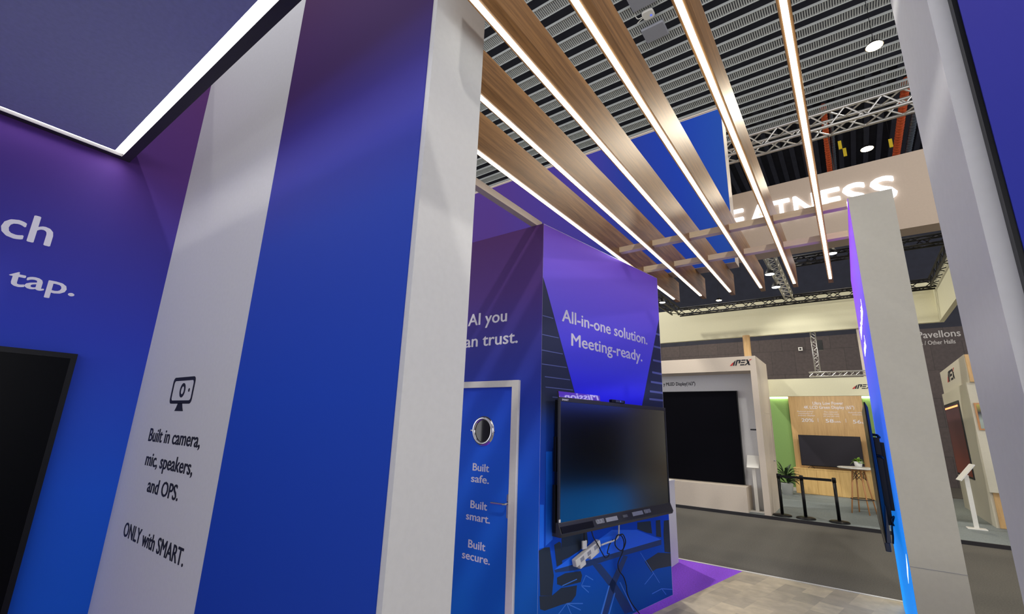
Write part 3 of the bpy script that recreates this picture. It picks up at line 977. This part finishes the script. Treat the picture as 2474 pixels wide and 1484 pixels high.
def apex_logo(parent, o, U, Wv, N, w, h, name='logo'):
    """slanted black and red emblem lettering"""
    o, U, Wv, N = Vector(o), Vector(U), Vector(Wv), Vector(N)

    def P(mb, pts):
        mb.prism([o + U * (x * w + .10 * w * y) + Wv * (y * h) for x, y in pts], N * .004)
    r = MB()
    P(r, [(0, 0), (.13, 0), (.16, .55), (.10, .55)])
    r.build(name, M['red'], parent)
    r = MB()
    P(r, [(.84, .62), (.90, .80), (1.0, 1), (.90, 1)])
    r.build(name, M['red'], parent)
    b = MB()
    P(b, [(.16, 0), (.22, 0), (.22, .98), (.14, .62)])
    P(b, [(.26, 0), (.33, 0), (.33, 1), (.26, 1)])
    P(b, [(.33, .78), (.47, .78), (.47, 1), (.33, 1)])
    P(b, [(.39, .38), (.47, .38), (.47, .78), (.39, .78)])
    P(b, [(.50, .8), (.70, .8), (.70, 1), (.50, 1)])
    P(b, [(.50, .4), (.69, .4), (.69, .6), (.50, .6)])
    P(b, [(.50, 0), (.70, 0), (.70, .2), (.50, .2)])
    P(b, [(.70, 0), (.78, 0), (.92, .62), (.86, .62)])
    P(b, [(.90, 0), (.99, 0), (.80, 1), (.71, 1)])
    b.build(name, M['ink'], parent)


lb = thing('exhibition_booth', 'cream booth frame around the big black LED wall across the aisle', 'booth', (-4, 12, .06))
MB().box(-6.5, -1.754, 12.041, 12.10, 3.061, 3.385).build('top_cover', M['cream'], lb)
MB().box(-6.5, -1.7531, 11.4, 12.04, 3.06, 3.385).build('header', M['cream'], lb)
MB().box(-1.753, -1.632, 11.4, 13.0, .06, 3.385).build('side_panel', M['cream'], lb)
mb = MB()
mb.box(-1.632, -1.6295, 11.97, 11.985, .06, 2.17)
mb.box(-1.632, -1.6295, 12.62, 12.635, .06, 2.17)
mb.box(-1.632, -1.6295, 11.97, 12.635, 2.155, 2.17)
mb.build('side_door_outline', M['cream'], lb)
MB().tube([(-1.63, 12.55, 1.10), (-1.58, 12.55, 1.10), (-1.58, 12.47, 1.10)], .012, 8).build('door_handle', M['chrome'], lb)
MB().box(-6.5, -1.7531, 12.02, 12.10, .06, 3.06).build('recess_panel', M['white_wall'], lb)
MB().box(-6.5, -2.06, 11.42, 12.019, .06, .57).build('plinth', M['cream'], lb)
apex_logo(lb, (-2.17, 11.4, 3.18), (1, 0, 0), (0, 0, 1), (0, -1, 0), .43, .13)
lettering([('y MLED Display(163")', (-3.92, 12.02, 2.82), .085, .80)], M['ink'], lb, (1, 0, 0), (0, 0, 1), (0, -1, 0), bold=.028)
MB().box(-1.97, -1.83, 12.014, 12.02, 1.765, 1.795).build('small_mark', M['ink'], lb)
t = thing('led_wall', 'large black LED video wall standing on the cream plinth across the aisle', 'screen', (-4.2, 11.9, .57))
MB().box(-6.3, -2.19, 11.9, 12.018, .572, 2.645).build('screen_panel', M['screen_matt'], t)
MB().box(-6.3, -2.17, 11.93, 12.018, .571, 2.66).build('back_frame', M['black'], t)


def label_stand(loc, label, rot, hw=.15, hl=.20):
    t = thing('label_stand', label, 'sign stand', loc)
    x, y, z = loc
    MB().box(x - .14, x + .14, y - .11, y + .11, z, z + .02).build('base', M['white'], t, bevel=.004)
    MB().box(x - .035, x + .035, y - .012, y + .012, z + .02, z + .98).build('post', M['white'], t)
    U = Vector((math.cos(rot), math.sin(rot), 0))
    V = Vector((-math.sin(rot), math.cos(rot), 0))
    Wd = (V * .62 + Vector((0, 0, .78))).normalized()
    MB().obox((x, y, z + 1.03), U, Wd, U.cross(Wd), -hw, hw, -hl, hl, -.010, .010).build('sign_plate', M['white'], t)
    return t


label_stand((-1.93, 11.72, .06), 'white label stand beside the big black LED wall', 0, .12, .16)

rb = thing('exhibition_booth', 'booth with green walls and an oak panel behind the rope posts', 'booth', (-.6, 15, .06))
MB().box(-1.631, .36, 13.0, 13.08, 2.595, 3.01).build('header', M['cream_green'], rb)
MB().box(-2.2, 1.0, 13.08, 17.2, 2.9, 3.01).build('roof_panel', M['white'], rb)
MB().box(-2.2, 1.0, 17.0, 17.1, .06, 2.9).build('green_back_wall', M['green'], rb)
MB().box(-2.2, -1.62, 16.98, 17.0, .06, .16).build('baseboard', M['white'], rb)
MB().box(-1.61, .232, 16.86, 16.99, .06, 2.895).build('oak_panel', M['oak'], rb)
for a, b in ((-2.15, -1.62), (.24, .95)):
    MB().box(a, b, 16.90, 16.98, 2.795, 2.845).build('led_strip', M['led_booth'], rb)
apex_logo(rb, (.035, 13.0, 2.745), (1, 0, 0), (0, 0, 1), (0, -1, 0), .35, .10)
yb = 16.86
lettering([('Ultra Low Power', (-.98, yb, 2.60), .09, .76), ('4K LCD Green Display (65")', (-1.22, yb, 2.48), .09, 1.25),
           ('20%', (-1.32, yb, 2.09), .10, .31), ('58', (-.71, yb, 2.08), .10, .20), ('kWh', (-.49, yb, 2.08), .05, .15), ('56', (-.05, yb, 2.07), .10, .19), ('kg', (.155, yb, 2.07), .05, .07)],
          M['txt_white'], rb, (1, 0, 0), (0, 0, 1), (0, -1, 0), bold=.015)
lettering([('Reduced power', (-1.40, yb, 2.38), .04, .42), ('consumption of', (-1.38, yb, 2.32), .04, .36), ('ordinary displays', (-1.40, yb, 2.26), .04, .44),
           ('The reduced', (-.72, yb, 2.37), .04, .33), ('electricity costs', (-.74, yb, 2.31), .04, .38), ('per year (per unit)', (-.74, yb, 2.25), .04, .38),
           ('Reduced carbon', (-.12, yb, 2.36), .04, .34), ('emissions', (-.04, yb, 2.30), .04, .22)],
          M['txt_white'], rb, (1, 0, 0), (0, 0, 1), (0, -1, 0), name='small_lettering', bold=.0)
for x in (-.90, -.22):
    MB().box(x, x + .01, yb - .002, yb, 2.09, 2.2).build('divider_line', M['txt_white'], rb)

t = thing('media_cabinet', 'low pale oak cabinet under the television in the green booth', 'cabinet', (-.6, 16.5, .06))
MB().box(-1.625, .55, 16.4, 16.858, .06, .735).build('body', M['oak_light'], t)
MB().box(-1.64, .56, 16.385, 16.858, .735, .76).build('top', M['oak_light'], t)
for i in range(4):
    x = -1.62 + i * .54
    MB().box(x + .004, x + .536, 16.388, 16.3995, .07, .728).build('door', M['oak_light'], t)
t = thing('television', 'black flat television standing on the oak cabinet in the green booth', 'television', (-.69, 16.62, .76))
MB().box(-1.437, .063, 16.60, 16.63, .83, 1.70).build('housing', M['black'], t)
MB().box(-1.428, .054, 16.596, 16.5999, .85, 1.692).build('screen', mat('dark_grey_screen', (44, 42, 50), .5, grain=.03, spec=.2), t)
for x in (-1.2, -.2):
    MB().prism([(x - .09, 16.58, .761), (x - .07, 16.58, .761), (x, 16.60, .84), (x + .07, 16.66, .761), (x + .09, 16.66, .761), (x, 16.62, .85)], (0, .02, 0)).build('foot', M['black'], t)


# plants
def leaf(mb, base, d, length, width, droop):
    d = Vector(d).normalized()
    sd = d.cross(Vector((0, 0, 1)))
    sd = sd.normalized() if sd.length > .01 else Vector((1, 0, 0))
    n = 6
    i0 = len(mb.v)
    p = Vector(base)
    for i in range(n + 1):
        s = i / n
        w = width * math.sin(math.pi * min(.98, s * .92 + .06)) * .5
        c = Vector(base) + d * (length * s) + Vector((0, 0, -droop * s * s * length))
        mb.v += [tuple(c - sd * w), tuple(c + Vector((0, 0, -w * .35))), tuple(c + sd * w)]
    for i in range(n):
        a = i0 + i * 3
        mb.f += [(a, a + 1, a + 4, a + 3), (a + 1, a + 2, a + 5, a + 4)]


px, py = -1.79, 15.85
t = thing('potted_plant', 'dark leafy plant in a white pot on the floor beside the oak cabinet', 'plant', (px, py, .06))
MB().lathe([(.001, 0), (.125, 0), (.165, .29), (.175, .30), (.155, .30), (.15, .26), (.001, .26)], (px, py, .06), 28).build('pot', M['pot'], t, smooth=True)
MB().lathe([(.001, .262), (.149, .262), (.149, .25)], (px, py, .06), 20).build('soil', M['soil'], t)
mb = MB()
for i in range(46):
    q = random.uniform(0, 2 * math.pi)
    el = random.uniform(.35, 1.35)
    leaf(mb, (px + .04 * math.cos(q), py + .04 * math.sin(q), .33 + random.uniform(0, .28)), (math.cos(q) * math.cos(el), math.sin(q) * math.cos(el), math.sin(el)), random.uniform(.3, .62), .085, random.uniform(.25, .7))
mb.build('leaves', M['leaf_dark'], t)

tx0, ty0 = -.08, 13.4
t = thing('bar_table', 'round white bar table on splayed beech legs with black wire bracing', 'table', (tx0, ty0, .06))
MB().lathe([(.001, 0), (.36, 0), (.385, .012), (.385, .024), (.37, .032), (.001, .032)], (tx0, ty0, 1.0), 40).build('tabletop', M['white'], t, smooth=False)
feet = []
for k in range(4):
    q = math.radians(22 + 90 * k)
    a = Vector((tx0 + .11 * math.cos(q), ty0 + .11 * math.sin(q), .985))
    b = Vector((tx0 + .24 * math.cos(q), ty0 + .24 * math.sin(q), .06))
    feet.append((a, b))
    MB().tube([a, b], [.019, .013], 10).build('leg', M['leg_wood'], t, smooth=True)
mb = MB()
for i in range(4):
    a0, b0 = feet[i]
    a1, b1 = feet[(i + 1) % 4]
    mb.tube([a0.lerp(b0, .04), a1.lerp(b1, .26)], .006, 6)
    mb.tube([a1.lerp(b1, .04), a0.lerp(b0, .26)], .006, 6)
mb.build('wire_brace', M['cable_black'], t)
mb = MB()
pts = [(tx0 + .21 * math.cos(2 * math.pi * i / 28), ty0 + .21 * math.sin(2 * math.pi * i / 28), .36) for i in range(29)]
mb.tube(pts, .009, 6)
mb.build('foot_ring', M['cable_black'], t)
t = thing('potted_plant', 'small bright green plant in a white pot on the round bar table', 'plant', (tx0 + .02, ty0 - .1, 1.033))
cx, cy = tx0 + .02, ty0 - .1
MB().lathe([(.001, 0), (.06, 0), (.085, .13), (.075, .13), (.072, .11), (.001, .11)], (cx, cy, 1.033), 24).build('pot', M['pot'], t, smooth=True)
mb = MB()
for i in range(40):
    q = random.uniform(0, 2 * math.pi)
    el = random.uniform(.0, 1.3)
    leaf(mb, (cx, cy, 1.14 + random.uniform(0, .05)), (math.cos(q) * math.cos(el), math.sin(q) * math.cos(el), math.sin(el)), random.uniform(.09, .17), .07, random.uniform(.3, .8))
mb.build('leaves', M['leaf'], t)

# rope posts
q0 = None
spots = [(-1.455, 11.62, 'black retractable-belt post nearest the cream booth pillar'), (-1.04, 11.60, 'middle black belt post in front of the green booth'),
         (-.485, 11.62, 'black belt post nearest the light box wall')]
for x, y, lab in spots:
    if q0 is None:
        q0 = thing('belt_post', lab, 'post', (x, y, .06), 'black belt barrier posts')
        MB().lathe([(.001, 0), (.17, 0), (.175, .015), (.16, .03), (.05, .045), (.001, .045)], (x, y, .06), 28).build('base', M['black'], q0, smooth=True)
        MB().tube([(x, y, .10), (x, y, .81)], .03, 16).build('tube', M['black'], q0, smooth=True)
        MB().lathe([(.001, 0), (.036, 0), (.036, .08), (.03, .09), (.001, .09)], (x, y, .80), 20).build('belt_cassette', M['black'], q0, smooth=True)
    else:
        dup(q0, (x, y, .06), lab, 'black belt barrier posts')
for a, b, lab in ((0, 1, 'black barrier belt between the left and middle posts'), (1, 2, 'black barrier belt between the middle and right posts')):
    A, B = spots[a], spots[b]
    tag(MB().box(A[0] + .037, B[0] - .037, 11.60, 11.606, .815, .865).build('barrier_belt', M['black']), lab, 'belt', 'belts of the barrier')

# hanging cream fascia ring
fr = thing('hanging_fascia', 'long cream fascia hanging above the neighbouring stand', 'fascia', (-2, 13, 4.13))
MB().box(-7.5, 1.80, 13.0, 13.1, 4.132, 5.045).build('front_board', M['cream_green'], fr)
MB().box(1.716, 1.80, 9.0, 12.999, 4.132, 4.92).build('return_board', M['cream_green'], fr)
tag(MB().box(.285, .95, 13.1, 13.3, 3.011, 4.131).build('fascia_post', M['cream']), 'broad cream upright holding the fascia, mostly behind the light box wall', 'post')
t = thing('round_column', 'round oak-clad column rising behind the cream booth header', 'column', (-2.0, 12.86, 0.06))
MB().lathe([(.085, 0), (.085, 4.07)], (-2.0, 12.86, .06), 20).build('shaft', M['oak'], t, smooth=True)
# cctv camera and loudspeaker on the far wall
t = thing('wall_camera', 'tiny white camera box on the dark far hall wall', 'camera', (-1.58, 23.9, 5.4))
MB().box(-1.66, -1.50, 23.88, 23.999, 5.34, 5.5).build('housing', M['white'], t)
MB().ring((-1.58, 23.875, 5.42), (1, 0, 0), (0, 0, 1), (0, 1, 0), .001, .04, .01, seg=14).build('lens', M['black'], t)
t = thing('loudspeaker', 'small black loudspeaker beside the slim upright truss', 'loudspeaker', (-.44, 13.1, 3.75))
MB().box(-.50, -.40, 13.05, 13.15, 3.68, 3.92).build('cabinet', M['black'], t)

# ---- white booth block in the right-hand gap
wbk = thing('exhibition_booth', 'white boxy booth with oak slats seen through the gap at right', 'booth', (2.9, 15, .06))
MB().box(1.98, 4.5, 13.46, 16.85, .06, .72).build('base', M['booth_white'], wbk)
MB().box(1.975, 4.5, 13.34, 16.85, .721, 2.87).build('display_block', M['booth_white'], wbk)
MB().box(2.02, 4.5, 13.30, 16.85, 2.871, 3.45).build('sign_block', M['booth_white'], wbk)
for zlo, zhi, yy in ((.065, .719, 13.458), (2.875, 3.445, 13.298)):
    x = 2.03
    while x < 4.4:
        MB().box(x, x + .13, yy - .035, yy, zlo, zhi).build('oak_slat', M['oak'], wbk)
        x += .155
apex_logo(wbk, (2.02, 15.9, 3.10), (0, -1, 0), (0, 0, 1), (-1, 0, 0), 1.1, .24)
t = thing('display', 'tall dark display with a painted rust-coloured reflection set in the white booth block', 'display', (1.96, 15.6, .9))
MB().box(1.955, 1.9745, 14.60, 16.70, .86, 2.58).build('frame', M['dark'], t)
MB().box(1.951, 1.9549, 14.66, 16.64, .91, 2.52).build('screen', M['reflection_screen'], t)
MB().box(1.950, 1.9545, 14.70, 16.60, 2.45, 2.49).build('reflection_strip', mat('amber_reflection_glow', (255, 150, 90), .5, emit=1.2, grain=0), t)  # glowing strip painted on as an amber reflection, not a light source
t = thing('picture_frame', 'framed landscape picture on the front of the white booth block', 'picture', (2.4, 13.33, 1.93))
MB().box(2.015, 2.8, 13.31, 13.3395, 1.91, 2.45).build('frame', M['leg_wood'], t)
MB().box(2.045, 2.77, 13.306, 13.3099, 1.94, 2.42).build('print', M['picture'], t)
label_stand((1.63, 12.95, .06), 'white label stand in front of the white booth block at right', math.radians(-84))
